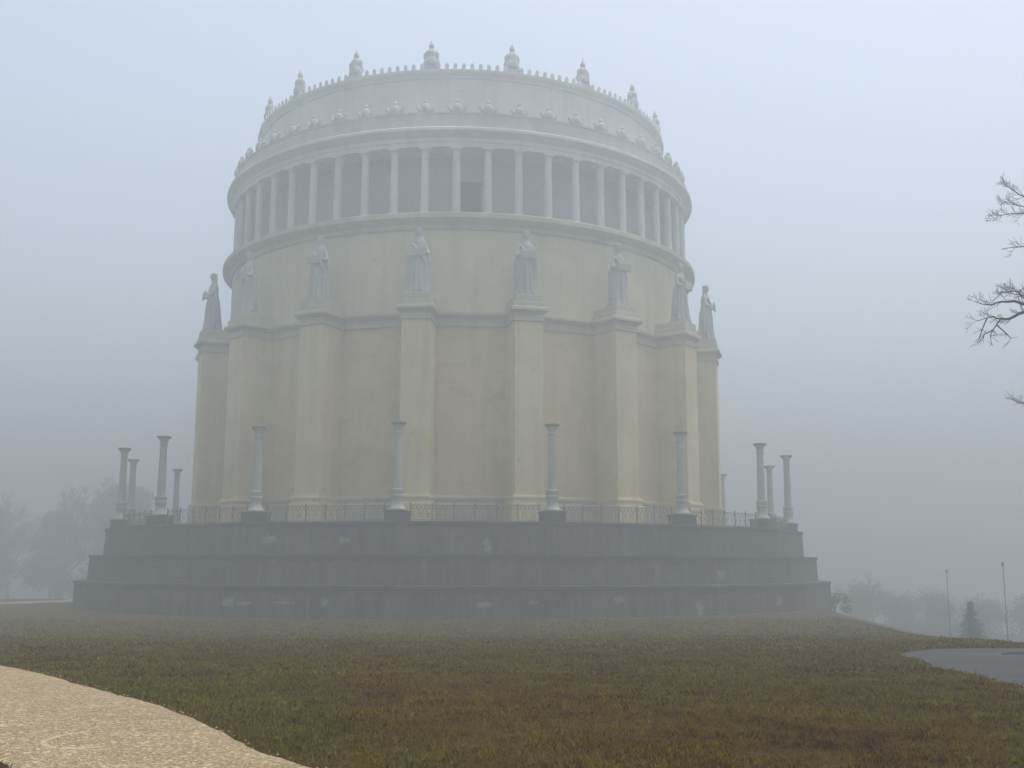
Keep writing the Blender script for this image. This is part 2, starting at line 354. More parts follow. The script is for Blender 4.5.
def blades():
    VV = []; TT = []; FF = []; GG = []; base = 0; EP = resample(edgeR, 90)[:70]
    bands = [(5.0, 9.0, 700, .035, .007), (9.0, 12.5, 2600, .028, .0065), (12.5, 18, 1250, .032, .010), (18, 27, 460, .036, .018), (27, 40, 160, .042, .034), (40, 68, 38, .05, .07)]
    for y0, y1, dens, h, w in bands:
        xl, xr = -.50*y1-1.5, .60*y1+1.5
        n = int((xr-xl)*(y1-y0)*dens); x = rng.uniform(xl, xr, n); y = rng.uniform(y0, y1, n)
        k = (x > -.50*y-1.5) & (x < .60*y+1.5); x, y = x[k], y[k]
        jx, jy = rng.normal(0, .045, len(x)), rng.normal(0, .045, len(x))
        bad = inside(pathP, x+jx, y+jy); bad |= inside(roadP, x+jx, y+jy)
        if y1 > 60: bad |= np.hypot(x, y-100) < 32.4
        # a few blades creep over the gravel edge
        x, y = x[~bad], y[~bad]
        clump = np.sin(x*3.1+2*np.sin(y*2.3))*np.sin(y*3.7+1.5*np.sin(x*1.9)); tuft = np.sin(x*11+np.sin(y*9)*2)*np.sin(y*13+np.sin(x*7)*2)
        k = rng.random(len(x)) < .45+.3*clump+.25*tuft+.25; x, y, clump = x[k], y[k], clump[k]; n = len(x)
        z = gz(x, y); a = rng.uniform(0, 2*np.pi, n); hh = h*rng.uniform(.45, 1.5, n)*(1+.35*clump)
        hh *= 1+.5*np.clip(tuft[k], -.6, 1); hh[rng.random(n) < .012] *= 2.0
        lean = rng.normal(0, .75, (2, n))*hh; ww = w*rng.uniform(.6, 1.4, n)
        dx, dy = np.cos(a)*ww/2, np.sin(a)*ww/2
        v = np.empty((n, 5, 3)); mz = hh*.6
        v[:, 0] = np.stack([x-dx, y-dy, z-.01], 1); v[:, 1] = np.stack([x+dx, y+dy, z-.01], 1)
        v[:, 2] = np.stack([x+dx*.8+lean[0]*.4, y+dy*.8+lean[1]*.4, z+mz], 1); v[:, 3] = np.stack([x-dx*.8+lean[0]*.4, y-dy*.8+lean[1]*.4, z+mz], 1)
        v[:, 4] = np.stack([x+lean[0], y+lean[1], z+hh*.95], 1)
        de = np.full(n, 9.0)
        for q in EP: de = np.minimum(de, np.hypot(x-q[0], y-q[1]))
        gn = np.clip(1.15*np.exp(-(de/1.3)**1.5) + .35*np.sin(x*.8+1.7*np.sin(y*.33))*np.sin(y*.45+1.1) + rng.normal(0, .22, n), 0, 1)*.85
        GG.append(np.repeat(gn, 5)); VV.append(v.reshape(-1, 3)); TT.append(np.repeat(rng.random(n), 5))
        FF.append((base + np.arange(n)*5)); base += n*5
    V = np.vstack(VV); T = np.concatenate(TT); B = np.concatenate(FF); n = len(B)
    me = bpy.data.meshes.new('grass'); me.vertices.add(len(V)); me.vertices.foreach_set('co', V.ravel())
    loops = np.empty((n, 7), np.int32); loops[:, 0] = B; loops[:, 1] = B+1; loops[:, 2] = B+2; loops[:, 3] = B+3; loops[:, 4] = B+3; loops[:, 5] = B+2; loops[:, 6] = B+4
    me.loops.add(n*7); me.loops.foreach_set('vertex_index', loops.ravel())
    me.polygons.add(n*2); st = np.empty((n, 2), np.int32); st[:, 0] = np.arange(n)*7; st[:, 1] = st[:, 0]+4
    me.polygons.foreach_set('loop_start', st.ravel()); me.update(calc_edges=True)
    at = me.attributes.new('tint', 'FLOAT', 'POINT'); at.data.foreach_set('value', T.astype(np.float32))
    at = me.attributes.new('green', 'FLOAT', 'POINT'); at.data.foreach_set('value', np.concatenate(GG).astype(np.float32))
    me.materials.append(M['grass']); o = bpy.data.objects.new('grass', me); COL.objects.link(o)
    tag(o, 'short brown and green winter grass of the lawn before the podium', 'grass', kind='stuff')
blades()
# loose stones on the path: one object
def pebbles():
    n = 9000; y = rng.uniform(6.5, 20, n); x = rng.uniform(-11, 3, n); y = 6.5+(y-6.5)**1.0
    k = inside(pathP, x, y); x, y = x[k], y[k]; n = len(x); z = gz(x, y)+.027
    mb = []; V = np.empty((n, 6, 3)); s = rng.uniform(.004, .012, n); a = rng.uniform(0, 6.28, n)
    dirs = [(1,0,0),(0,1,0),(-1,0,0),(0,-1,0),(0,0,.6),(0,0,-.6)]
    for i, d in enumerate(dirs):
        q = s*rng.uniform(.7, 1.3, n)
        V[:, i] = np.stack([x+q*(d[0]*np.cos(a)-d[1]*np.sin(a)), y+q*(d[0]*np.sin(a)+d[1]*np.cos(a)), z+q*d[2]], 1)
    F = []
    for i in range(n):
        b = i*6
        F += [(b,b+1,b+4),(b+1,b+2,b+4),(b+2,b+3,b+4),(b+3,b,b+4),(b+1,b,b+5),(b+2,b+1,b+5),(b+3,b+2,b+5),(b,b+3,b+5)]
    t = NT('loose_limestone'); t2 = t.noise(t.pos(), 45, 2)
    m = t.fin(t.ramp(t2, [(.3, (.27,.20,.11)), (.5, (.45,.35,.21)), (.7, (.62,.53,.38))]), .9)
    o = sheet('loose_stones', V.reshape(-1, 3), F, m)
    for p in o.data.polygons: p.use_smooth = False
    tag(o, 'loose pale limestone chips lying on the gravel path', 'gravel', kind='stuff')
pebbles()
# iron drain cover in the road
dr = empty('drain_cover', (12.25, 23.9, g1(12.25, 23.9)+.055), .3, label='dark iron drain cover let into the grey asphalt road', cat='drain cover')
mb = MB(); mb.lathe([(.40,-.03),(.40,.012),(.37,.02),(.33,.02),(.33,.008)], 28); mb.build('rim', M['bronze'], dr)
mb = MB()
for i in range(-4, 5):
    h = math.sqrt(max(.01, .33**2-(i*.07)**2)); mb.box(i*.07-.02, i*.07+.02, -h, h, -.02, .016)
mb.build('grate', M['bronze'], dr)

# ------------------------------------------------------------------ podium
pod = empty('stepped_podium', (CEN[0], CEN[1], -1.74), 0, label='dark grey stepped stone podium with eighteen sides under the round hall', cat='podium')
def prism(mb, prof):
    """18-sided ring solid; prof = (circumradius, z)"""
    mb.ring(prof, 18, R(PH))
off = 1.74
def tier(R0, z0, z1, inner):
    mb = MB(); Rb = R0+.10
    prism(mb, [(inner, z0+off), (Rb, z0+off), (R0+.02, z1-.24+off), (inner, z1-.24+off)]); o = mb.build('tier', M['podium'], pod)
    mb = MB(); prism(mb, [(inner, z1-.24+off), (R0-.0+.07, z1-.24+off), (R0+.10, z1-.20+off), (R0+.10, z1-.03+off), (R0+.07, z1+off), (inner, z1+off)])
    mb.build('coping', M['plinth'], o)
    return o
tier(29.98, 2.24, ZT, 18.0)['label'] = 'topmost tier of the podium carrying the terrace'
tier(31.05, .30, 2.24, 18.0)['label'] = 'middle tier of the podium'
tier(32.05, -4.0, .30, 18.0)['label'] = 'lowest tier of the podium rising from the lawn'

# ------------------------------------------------------------------ rotunda
hall = empty('round_hall', (CEN[0], CEN[1], ZT), 0, label='cream round memorial hall with buttresses, columned gallery and pale attic in fog', cat='monument')
def ringpart(name, prof, mat, smooth=True, n=216, parent=hall):
    mb = MB(); mb.ring([(r, z-ZT) for r, z in prof], n); return mb.build(name, mat, parent, smooth, 30)
RW = 20.8
ringpart('lower_wall', [(19.6, ZT-.02), (RW, ZT-.02), (RW, 18.9), (19.6, 18.9)], M['wall'])
ringpart('base_moulding', [(20.5, ZT-.02), (21.25, ZT-.02), (21.25, 5.80), (21.12, 5.95), (21.12, 6.10), (21.2, 6.16), (21.2, 6.34), (21.02, 6.5), (20.5, 6.5)], M['moulding'])
ringpart('string_course', [(19.6, 18.9), (20.98, 18.9), (20.98, 19.08), (20.88, 19.12), (20.88, 19.46), (21.02, 19.52), (21.25, 19.72), (21.25, 19.9), (21.0, 19.98), (19.6, 19.98)], M['moulding'])
ringpart('upper_wall', [(19.6, 19.98), (20.74, 19.98), (20.74, 26.3), (19.6, 26.3)], M['upper'])
ringpart('gallery_cornice', [(18.0, 26.3), (20.9, 26.3), (20.98, 26.42), (20.98, 26.66), (21.1, 26.72), (21.5, 26.96), (21.6, 27.04), (21.6, 27.38), (21.45, 27.48), (18.0, 27.48)], M['moulding'])
ringpart('gallery_wall', [(17.4, 27.48), (18.3, 27.48), (18.3, 32.8), (17.4, 32.8)], M['gallery'])
ringpart('entablature', [(17.4, 32.8), (20.88, 32.8), (20.88, 33.16), (20.95, 33.18), (20.95, 33.5), (21.05, 33.56), (21.42, 33.84), (21.5, 33.9), (21.5, 34.12), (21.35, 34.22), (17.4, 34.22)], M['white'])
ringpart('parapet', [(20.45, 34.22), (20.85, 34.22), (20.85, 34.38), (20.8, 34.42), (20.8, 35.42), (20.88, 35.48), (20.88, 35.60), (20.45, 35.60)], M['parapet'])
ringpart('attic_wall', [(17.4, 34.22), (18.75, 34.22), (18.75, 35.6), (18.62, 35.7), (18.62, 39.3), (17.4, 39.3)], M['attic'])
ringpart('attic_cornice', [(17.4, 39.3), (18.72, 39.3), (18.76, 39.5), (19.0, 39.68), (19.04, 39.76), (19.04, 39.92), (18.95, 39.97), (17.4, 39.97)], M['attic'])
mb = MB(); mb.lathe([(18.2, 39.98-ZT), (18.2, 40.02-ZT), (9, 41.4-ZT), (1.2, 42.3-ZT), (1.1, 42.6-ZT), (.1, 42.75-ZT)], 72); mb.build('roof', M['roof'], hall, True, 30)
# buttress: shaft, base and cap
def turn(o, deg, parent=hall): o.rotation_euler = (0, 0, R(deg)); return o
mb = MB(); mb.bbox(-1.05, 1.05, -23.4, -20.5, 6.5-ZT, 18.9-ZT, .03); bt = mb.build('buttress', M['pier'], hall)
mb = MB()
mb.bbox(-1.28, 1.28, -23.66, -20.5, -.02, 5.85-ZT, .03); mb.bbox(-1.20, 1.20, -23.56, -20.5, 5.85-ZT, 6.12-ZT, .02)
mb.bbox(-1.25, 1.25, -23.62, -20.5, 6.12-ZT, 6.36-ZT, .04); mb.bbox(-1.12, 1.12, -23.48, -20.5, 6.36-ZT, 6.5-ZT, .02); bbse = mb.build('base', M['pier'], bt)
mb = MB()
mb.bbox(-1.17, 1.17, -23.52, -20.4, 18.9-ZT, 19.08-ZT, .02); mb.bbox(-1.09, 1.09, -23.44, -20.4, 19.08-ZT, 19.46-ZT, .01)
mb.bbox(-1.22, 1.22, -23.58, -20.4, 19.46-ZT, 19.6-ZT, .03); mb.bbox(-1.40, 1.40, -23.78, -20.4, 19.6-ZT, 19.92-ZT, .06)
mb.bbox(-1.16, 1.16, -23.55, -20.4, 19.92-ZT, 20.35-ZT, .03); mb.bbox(-.98, .98, -23.45, -20.4, 20.35-ZT, 20.86-ZT, .03)
bcap = mb.build('cap', M['moulding'], bt)
turn(bt, PH)
for k in range(1, 18):
    c = copy_tree(bt, hall); turn(c, PH+20*k)
# 54 gallery columns
def gcol_():
    mb = MB(); zb = 27.48-ZT; zt = 32.8-ZT
    mb.lathe([(.33, zb+.28), (.325, zb+1.4), (.31, zb+3.0), (.285, zt-.42)], 20, 0, -20.5, .05, (0, 99)); o = mb.build('column', M['white'], hall, True, 50)
    mb = MB(); mb.bbox(-.42, .42, -20.92, -20.08, zb, zb+.14, .01); mb.lathe([(.41, zb+.14), (.42, zb+.2), (.36, zb+.28)], 20, 0, -20.5); mb.build('base', M['white'], o)
    mb = MB(); mb.lathe([(.29, zt-.42), (.32, zt-.38), (.29, zt-.34), (.31, zt-.28), (.43, zt-.15)], 20, 0, -20.5); mb.bbox(-.45, .45, -20.95, -20.05, zt-.15, zt, .01); mb.build('capital', M['white'], o)
    return o
gc0 = gcol_(); turn(gc0, PH)
for k in range(1, 54):
    c = copy_tree(gc0, hall); turn(c, PH+k*360/54)
# door in the gallery wall
aD = 2.2
mb = MB(); mb.bbox(-.58, .58, -18.42, -18.2, 27.5-ZT, 30.55-ZT, .01); d = mb.build('door', M['bronze'], hall); turn(d, aD)
mb = MB(); mb.bbox(-.76, -.58, -18.5, -18.2, 27.5-ZT, 30.6-ZT, .02); mb.bbox(.58, .76, -18.5, -18.2, 27.5-ZT, 30.6-ZT, .02); mb.bbox(-.84, .84, -18.56, -18.2, 30.6-ZT, 30.85-ZT, .03)
mb.build('door_frame', M['bronze'], d)
mb = MB()
for x in (-.29, .29):
    for z0, z1 in ((27.8, 28.9), (29.05, 30.35)): mb.bbox(x-.21, x+.21, -18.455, -18.40, z0-ZT, z1-ZT, .015)
mb.build('door_panel', M['bronze'], d)
# parapet ornaments (winged helmets on blocks), one above each column
mb = MB(); z = 35.60-ZT
mb.bbox(-.40, .40, -20.93, -20.42, z, z+.12, .02)
mb.lathe([(.34, z+.12), (.37, z+.30), (.32, z+.55), (.22, z+.70), (.15, z+.74), (.19, z+.82), (.18, z+.93), (.10, z+1.02), (.02, z+1.08)], 12, 0, -20.68)
for s_ in (-1, 1): mb.tube([(s_*.2, -20.68, z+.2), (s_*.52, -20.7, z+.24), (s_*.66, -20.68, z+.55), (s_*.60, -20.68, z+.75)], [.16, .15, .12, .02], 6)
po = mb.build('parapet_ornament', M['parapet'], hall, True, 50); turn(po, PH)
for k in range(1, 54): c = po.copy(); COL.objects.link(c); c.parent = hall; turn(c, PH+k*360/54)
# antefixes along the attic eaves: nine between two trophies
def antefix_shape(mb, deg):
    a = R(deg); ca, sa = math.cos(a), math.sin(a); z = 39.97-ZT; sub = MB()
    sub.box(-.15, .15, -18.98, -18.80, z, z+.12)
    prof = [(-.13, .12), (.13, .12), (.17, .26), (.10, .40), (0, .50), (-.10, .40), (-.17, .26)]
    vs = [(x, -18.96, z+h) for x, h in prof] + [(x*.9, -18.86, z+h) for x, h in prof]; n = len(prof)
    sub.add(vs, [tuple(range(n)), tuple(reversed(range(n, 2*n)))] + [(i, n+i, n+(i+1) % n, (i+1) % n) for i in range(n)])
    mb.add([(x*ca-y*sa, x*sa+y*ca, zz) for x, y, zz in sub.v], sub.f)
mb = MB(); antefix_shape(mb, 0); an = mb.build('antefix', M['attic'], hall); first = True; rest = MB()
cand = []
for k in range(18):
    for j in range(1, 10):
        dg = (PH+20*k+2*j+180) % 360-180; cand.append(dg)
cand.sort(key=abs)
for i, dg in enumerate(cand):
    if i < 100:
        if i == 0: turn(an, dg)
        else: c = an.copy(); COL.objects.link(c); c.parent = hall; turn(c, dg)
    else: antefix_shape(rest, dg)
o = rest.build('antefix_row', M['attic'], hall); o['kind'] = 'stuff'

# ------------------------------------------------------------------ draped statues
def figure_mesh(var=0):
    mb = MB(); n = 44
    prof = [(0,.80,.72,.07),(.10,.82,.74,.07),(.35,.77,.68,.08),(.9,.71,.62,.075),(1.6,.66,.58,.06),(2.1,.64,.54,.05),(2.55,.59,.49,.04),(2.95,.50,.40,.02),
            (3.2,.44,.36,.015),(3.5,.44,.38,.012),(3.8,.43,.36,.01),(3.98,.40,.30,.01),(4.12,.30,.24,0),(4.24,.20,.19,0),(4.34,.155,.165,0),(4.42,.16,.18,0),
            (4.50,.20,.235,0),(4.60,.235,.265,0),(4.74,.25,.28,0),(4.88,.235,.265,0),(4.98,.17,.20,0),(5.04,.07,.08,0)]
    vs = []; fs = []
    for z, rx, ry, am in prof:
        for k in range(n):
            a = 2*math.pi*k/n
            q = 1 + am*1.6*math.cos(a*11+.5*math.sin(z*1.4)) + am*.9*math.cos(a*5+z*.9)
            vs.append((rx*q*math.cos(a), ry*q*math.sin(a) - (.05 if z > 4.3 else 0), z))
    for j in range(len(prof)-1):
        for k in range(n):
            k2 = (k+1) % n; fs.append((j*n+k, j*n+k2, (j+1)*n+k2, (j+1)*n+k))
    fs.append(tuple(reversed(range(n)))); fs.append(tuple(range((len(prof)-1)*n, len(prof)*n)))
    mb.add(vs, fs)
    for s_ in (-1, 1):
        mb.tube([(s_*.30,0,3.95),(s_*.44,-.02,3.74),(s_*.56,-.06,3.4),(s_*.68,-.18,3.04),(s_*.68,-.45,2.94),(s_*.60,-.62,2.97)], [.14,.16,.14,.14,.12,.09], 10)
        mb.tube([(s_*.56,.05,3.2),(s_*.70,.10,2.6),(s_*.76,.12,1.6),(s_*.76,.1,.5)], [.12,.17,.15,.10], 8)   # cloak falling from the arm
        mb.tube([(s_*.17,.12,4.72),(s_*.24,.14,4.35),(s_*.30,.05,4.02)], [.09,.10,.07], 8)                    # hair over the shoulder
    mb.tube([(-.5,-.28,3.75),(-.1,-.42,3.3),(.35,-.42,2.6),(.6,-.3,2.0)], [.07,.10,.10,.06], 8)               # diagonal fold
    mb.lathe([(.2,4.80),(.28,4.83),(.29,4.93),(.22,4.96)], 14, 0, -.05)                                        # wreath
    mb.tube([(0,-.29,4.76),(0,-.355,4.66),(0,-.31,4.62)], [.03,.05,.03], 6)                                    # nose
    mb.tube([(-.08,-.29,4.55),(.08,-.29,4.55)], [.03,.03], 6); mb.tube([(0,-.24,4.47),(0,-.27,4.44)], [.06,.05], 6)
    me = bpy.data.meshes.new('figure'); me.from_pydata(mb.v, [], mb.f)
    bm = bmesh.new(); bm.from_mesh(me); bmesh.ops.recalc_face_normals(bm, faces=bm.faces); bm.to_mesh(me); bm.free()
    o = bpy.data.objects.new('tmp', me); COL.objects.link(o)
    rm = o.modifiers.new('r', 'REMESH'); rm.mode = 'VOXEL'; rm.voxel_size = .045; rm.use_smooth_shade = True
    dg = bpy.context.evaluated_depsgraph_get(); m2 = bpy.data.meshes.new_from_object(o.evaluated_get(dg)); bpy.data.objects.remove(o)
    # fingers closed on the tablet's edges
    fb = MB()
    for s_ in (-1, 1):
        for i in range(4):
            zz = 3.04-.065*i; L = (.085, .105, .10, .075)[i]
            fb.tube([(s_*.585,-.64,zz),(s_*.60,-.76,zz),(s_*(.60-L),-.785,zz-.01)], [.032,.030,.022], 6)
        fb.tube([(s_*.6,-.56,3.04),(s_*.56,-.60,3.14)], [.035,.025], 6)
    bm = bmesh.new(); bm.from_mesh(m2)
    off_ = len(bm.verts); bv = [bm.verts.new(v_) for v_ in fb.v]
    for f_ in fb.f: bm.faces.new([bv[i] for i in f_])
    bmesh.ops.recalc_face_normals(bm, faces=bm.faces)
    for f_ in bm.faces: f_.smooth = True
    bm.to_mesh(m2); bm.free(); m2.name = 'figure'; m2.materials.append(M['marble']); return m2
GS = 'robed statues standing on the buttresses'
st = empty('draped_statue', (0, 0, 0), 0, label='x', cat='statue', group=GS)
fo = bpy.data.objects.new('figure', figure_mesh()); COL.objects.link(fo); fo.parent = st; fo.location.z = .12; fo.scale = (1.02, 1.02, .98)
mb = MB(); mb.bbox(-.80, .80, -.72, .66, 0, .14, .02); mb.build('foot_slab', M['marble'], st)
mb = MB(); mb.bbox(-.62, .62, -.84, -.72, 2.72, 3.34, .02); tb = mb.build('tablet', M['moulding'], st); 
mb = MB(); mb.box(-.54, .54, -.852, -.84, 2.80, 3.26); mb.build('inset_panel', M['marble'], tb)
sl = {-80:'leftmost robed statue, standing free against the fog on its buttress', -60:'robed statue on the buttress second from the left, seen obliquely',
      -40:'robed statue on the buttress third from the left', -20:'robed statue holding a tablet, left one of the two facing forward in the middle',
      0:'robed statue holding a tablet, right one of the two facing forward in the middle', 20:'robed statue on the buttress third from the right',
      40:'robed statue on the buttress second from the right, before the wall edge', 60:'rightmost robed statue, standing free against the fog on its buttress'}
def place(o, r, k, z, label):
    o.location = polar(r, PH+k, z); o.rotation_euler = (0, 0, R(PH+k)); o['label'] = label
for i, (k, lb) in enumerate(sl.items()):
    o = st if i == 0 else copy_tree(st); place(o, 22.55, k, 20.86, lb)

# ------------------------------------------------------------------ roof trophies
GT = 'armour trophies along the top of the attic'
tr = empty('roof_trophy', (0, 0, 0), 0, label='x', cat='trophy', group=GT)
mb = MB(); mb.bbox(-.62, .62, -.42, .42, 0, .34, .03); mb.bbox(-.5, .5, -.34, .34, .34, .5, .03); mb.build('plinth', M['trophy'], tr)
mb = MB(); mb.lathe([(.48,.5),(.50,.62),(.46,.9),(.38,1.12),(.42,1.35),(.43,1.55),(.34,1.76),(.18,1.88)], 16); mb.tube([(-.30,0,1.66),(-.50,-.02,1.45),(-.52,-.06,1.05)], [.15,.15,.10], 8); mb.tube([(.30,0,1.66),(.50,-.02,1.45),(.50,-.06,1.05)], [.15,.15,.10], 8); mb.build('cuirass', M['trophy'], tr, True, 50)
for s_ in (-1, 1):
    mb = MB(); c0 = Vector((s_*.38, -.12, .92)); ax = Vector((s_*.75, -.55, .35)).normalized(); u = ax.orthogonal().normalized(); w = ax.cross(u); vs = []
    for rr, hh in ((.42, 0), (.40, .05), (.24, .10), (.05, .13)):
        for k in range(16):
            a = 2*math.pi*k/16; vs.append(tuple(c0+ax*hh+(u*math.cos(a)+w*math.sin(a))*rr))
    fs = [(j*16+k, j*16+(k+1) % 16, (j+1)*16+(k+1) % 16, (j+1)*16+k) for j in range(3) for k in range(16)]+[tuple(range(48, 64)), tuple(reversed(range(16)))]
    mb.add(vs, fs); mb.build('shield', M['trophy'], tr, True, 50)
    mb = MB(); mb.tube([(s_*.15, .1, .5), (s_*.40, .14, 1.75)], [.05, .03], 5); mb.build('spear', M['trophy'], tr)
mb = MB(); mb.lathe([(.13,1.84),(.14,1.94),(.20,2.0),(.22,2.12),(.20,2.26),(.13,2.38),(.08,2.46),(.05,2.60),(.015,2.72)], 14); mb.build('helmet', M['trophy'], tr, True, 50)
tl = {-100:None, -80:'leftmost armour trophy on the attic edge, low against the fog', -60:'armour trophy second from the left along the attic', -40:'armour trophy third from the left along the attic',
      -20:'armour trophy on top of the attic, left of the two in the middle', 0:'armour trophy on top of the attic, right of the two in the middle', 20:'armour trophy third from the right along the attic',
      40:'armour trophy second from the right along the attic', 60:'rightmost armour trophy on the attic edge, low against the fog'}
i = 0
for k, lb in tl.items():
    if lb is None: continue
    o = tr if i == 0 else copy_tree(tr); i += 1; place(o, 18.45, k, 39.97, lb)

# ------------------------------------------------------------------ candelabra columns on the terrace
GC = 'stone candelabrum columns round the terrace edge'
cd = empty('candelabrum_column', (0, 0, 0), 0, label='x', cat='column', group=GC)
mb = MB(); mb.bbox(-.70, .70, -.70, .70, 0, .56, .02); mb.bbox(-.76, .76, -.76, .76, .56, .69, .02); mb.build('plinth', M['plinth'], cd)
mb = MB(); mb.lathe([(.56,.69),(.57,.80),(.50,.88),(.40,1.02),(.36,1.25),(.36,1.45),(.42,1.56),(.43,1.66),(.37,1.72),(.385,1.78),(.40,1.9),(.43,1.96),(.43,2.04),(.33,2.08)], 24); mb.build('pedestal', M['shaft'], cd, True, 35)
mb = MB(); mb.lathe([(.29,2.08),(.285,3.2),(.265,4.6),(.245,5.68)], 32, 0, 0, .09, (0, 9)); mb.build('shaft', M['shaft'], cd)
mb = MB(); mb.lathe([(.25,5.68),(.285,5.72),(.285,5.80),(.25,5.84),(.27,6.0),(.34,6.16),(.45,6.26)], 24); cp = mb.build('capital', M['shaft'], cd, True, 35)
mb = MB(); mb.lathe([(.44,6.26),(.50,6.30),(.51,6.40),(.40,6.42),(.2,6.39)], 24); mb.build('bowl', M['patina'], cp, True, 35)
cl = {-80:'leftmost candelabrum column, at the left corner of the terrace', -100:'thinner far candelabrum column just right of the leftmost one', -60:'tall near candelabrum column at the left end of the terrace front',
      -120:'small far candelabrum column beside the left edge of the hall', -40:'candelabrum column before the left part of the hall wall', -20:'candelabrum column left of the middle, before the hall wall',
      0:'candelabrum column right of the middle, before the hall wall', 20:'candelabrum column before the right part of the hall wall', 100:'half hidden far candelabrum column touching the right edge of the hall',
      40:'tall near candelabrum column right of the hall, with fog behind', 80:'far candelabrum column close behind the tall one on the right', 60:'rightmost candelabrum column, at the right corner of the terrace'}
for i, (k, lb) in enumerate(cl.items()):
    o = cd if i == 0 else copy_tree(cd); place(o, 28.95, k, ZT+.002, lb)

# ------------------------------------------------------------------ railings
GR = 'iron railing sections between the candelabrum columns'
ra = empty('iron_railing', (0, 0, 0), 0, label='x', cat='railing', group=GR)
W = 4.20
for z, h, d in ((.10, .03, .03), (.80, .025, .03), (1.02, .045, .05)):
    mb = MB(); mb.box(-W, W, -d/2, d/2, z, z+h); mb.build('rail', M['iron'], ra)
for i in range(7):
    x = -W+.03+i*(2*W-.06)/6; mb = MB(); mb.box(x-.035, x+.035, -.035, .035, 0, 1.02); mb.lathe([(.03,1.08),(.06,1.12),(.06,1.16),(.02,1.22)], 8, x, 0); mb.build('post', M['iron'], ra)
mb = MB(); nb = 30
for i in range(nb+1):
    x = -W+i*2*W/nb; mb.box(x-.009, x+.009, -.009, .009, .15, .80)
    if i < nb and i % 2 == 0:
        x2 = x+2*W/nb
        mb.tube([(x, 0, .2), (x2, 0, .78)], .008, 4); mb.tube([(x2, 0, .2), (x, 0, .78)], .008, 4)
        mb.lathe([(.03,.46),(.06,.49),(.03,.52)], 8, (x+x2)/2, 0)
    if i < nb: mb.lathe([(.01,.86),(.05,.90),(.05,.94),(.01,.99)], 8, x+W/nb, 0)
mb.build('lattice', M['iron'], ra)
rl = {-140:'iron railing running from behind the hall to the small far candelabrum column on the left', -120:'far iron railing between the two rear candelabrum columns on the left',
      -100:'iron railing at the left end between the leftmost candelabrum column and the thinner one behind', -80:'iron railing between the leftmost candelabrum column and the tall near one',
      -60:'iron railing along the left part of the terrace front', -40:'iron railing before the hall wall, left of the middle section', -20:'iron railing section in the middle of the terrace front',
      0:'iron railing before the hall wall, right of the middle section', 20:'iron railing at the right part of the front, reaching past the hall edge', 40:'short looking iron railing between the tall near column and the rightmost one',
      60:'iron railing at the right corner between the rightmost and the rear column', 80:'far iron railing behind the terrace on the right, against the fog'}
rr = 28.95*math.cos(R(10))
for i, (k, lb) in enumerate(rl.items()):
    o = ra if i == 0 else copy_tree(ra); place(o, rr, k+10, ZT+.002, lb)

# ------------------------------------------------------------------ trees
def wobble(a, b, n, amp, rnd):
    a, b = Vector(a), Vector(b); L = (b-a).length; pts = [a]
    for i in range(1, n):
        pts.append(a.lerp(b, i/n)+Vector((rnd.gauss(0, amp), rnd.gauss(0, amp), rnd.gauss(0, amp)))*L)
    pts.append(b); return pts
def grow(mbs, p, d, L, r, lvl, rnd, maxl, ok=None, minr=.006, up=.25):
    """one bare branch and what grows from it; mbs[0] takes thick wood, mbs[1] the thin wood"""
    n = 5 if lvl < 2 else (4 if lvl < 4 else 3); pts = [Vector(p)]; rad = [r]; d = Vector(d).normalized()
    for i in range(n):
        d = (d + Vector((rnd.gauss(0, .13), rnd.gauss(0, .13), rnd.gauss(0, .10)+up*.12))).normalized()
        q = pts[-1]+d*(L/n)
        if ok and not ok(q): break
        pts.append(q); rad.append(max(minr, r*(1-.68*(i+1)/n)))
    if len(pts) < 2: return
    mbs[0 if lvl < 1 else 1].tube(pts, rad, 6 if lvl < 2 else (4 if lvl < 3 else 3), cap=False)
    if lvl >= maxl: return
    m = {0: 9, 1: 7, 2: 6, 3: 5, 4: 4}.get(lvl, 3)
    for j in range(m):
        u = (.25 if lvl else .3)+(.75 if lvl else .7)*(j+rnd.random()*.6)/m; f = min(u, .999)*(len(pts)-1); k = int(f)
        q = pts[k].lerp(pts[k+1], f-k); ax = (pts[k+1]-pts[k]).normalized(); o = ax.orthogonal().normalized()
        o = Matrix.Rotation(rnd.uniform(0, 6.28), 3, ax) @ o; sp = rnd.uniform(.55, 1.05)
        nd = ax*math.cos(sp)+o*math.sin(sp); nd.z += up*.5
        grow(mbs, q, nd, L*rnd.uniform(.42, .62)*(1.25-.45*u), max(minr, rad[k]*.55), lvl+1, rnd, maxl, ok, minr, up)
def bare_tree(seed, H, r, maxl=4, minr=.02):
    rnd = random.Random(seed); a, b = MB(), MB(); grow((a, b), (0, 0, -.3), (0, 0, 1), H, r, 0, rnd, maxl, None, minr, .3)
    root = empty('bare_tree', (0, 0, 0), 0, cat='tree'); a.build('trunk', M['bark'], root); b.build('crown', M['twig'], root); return root
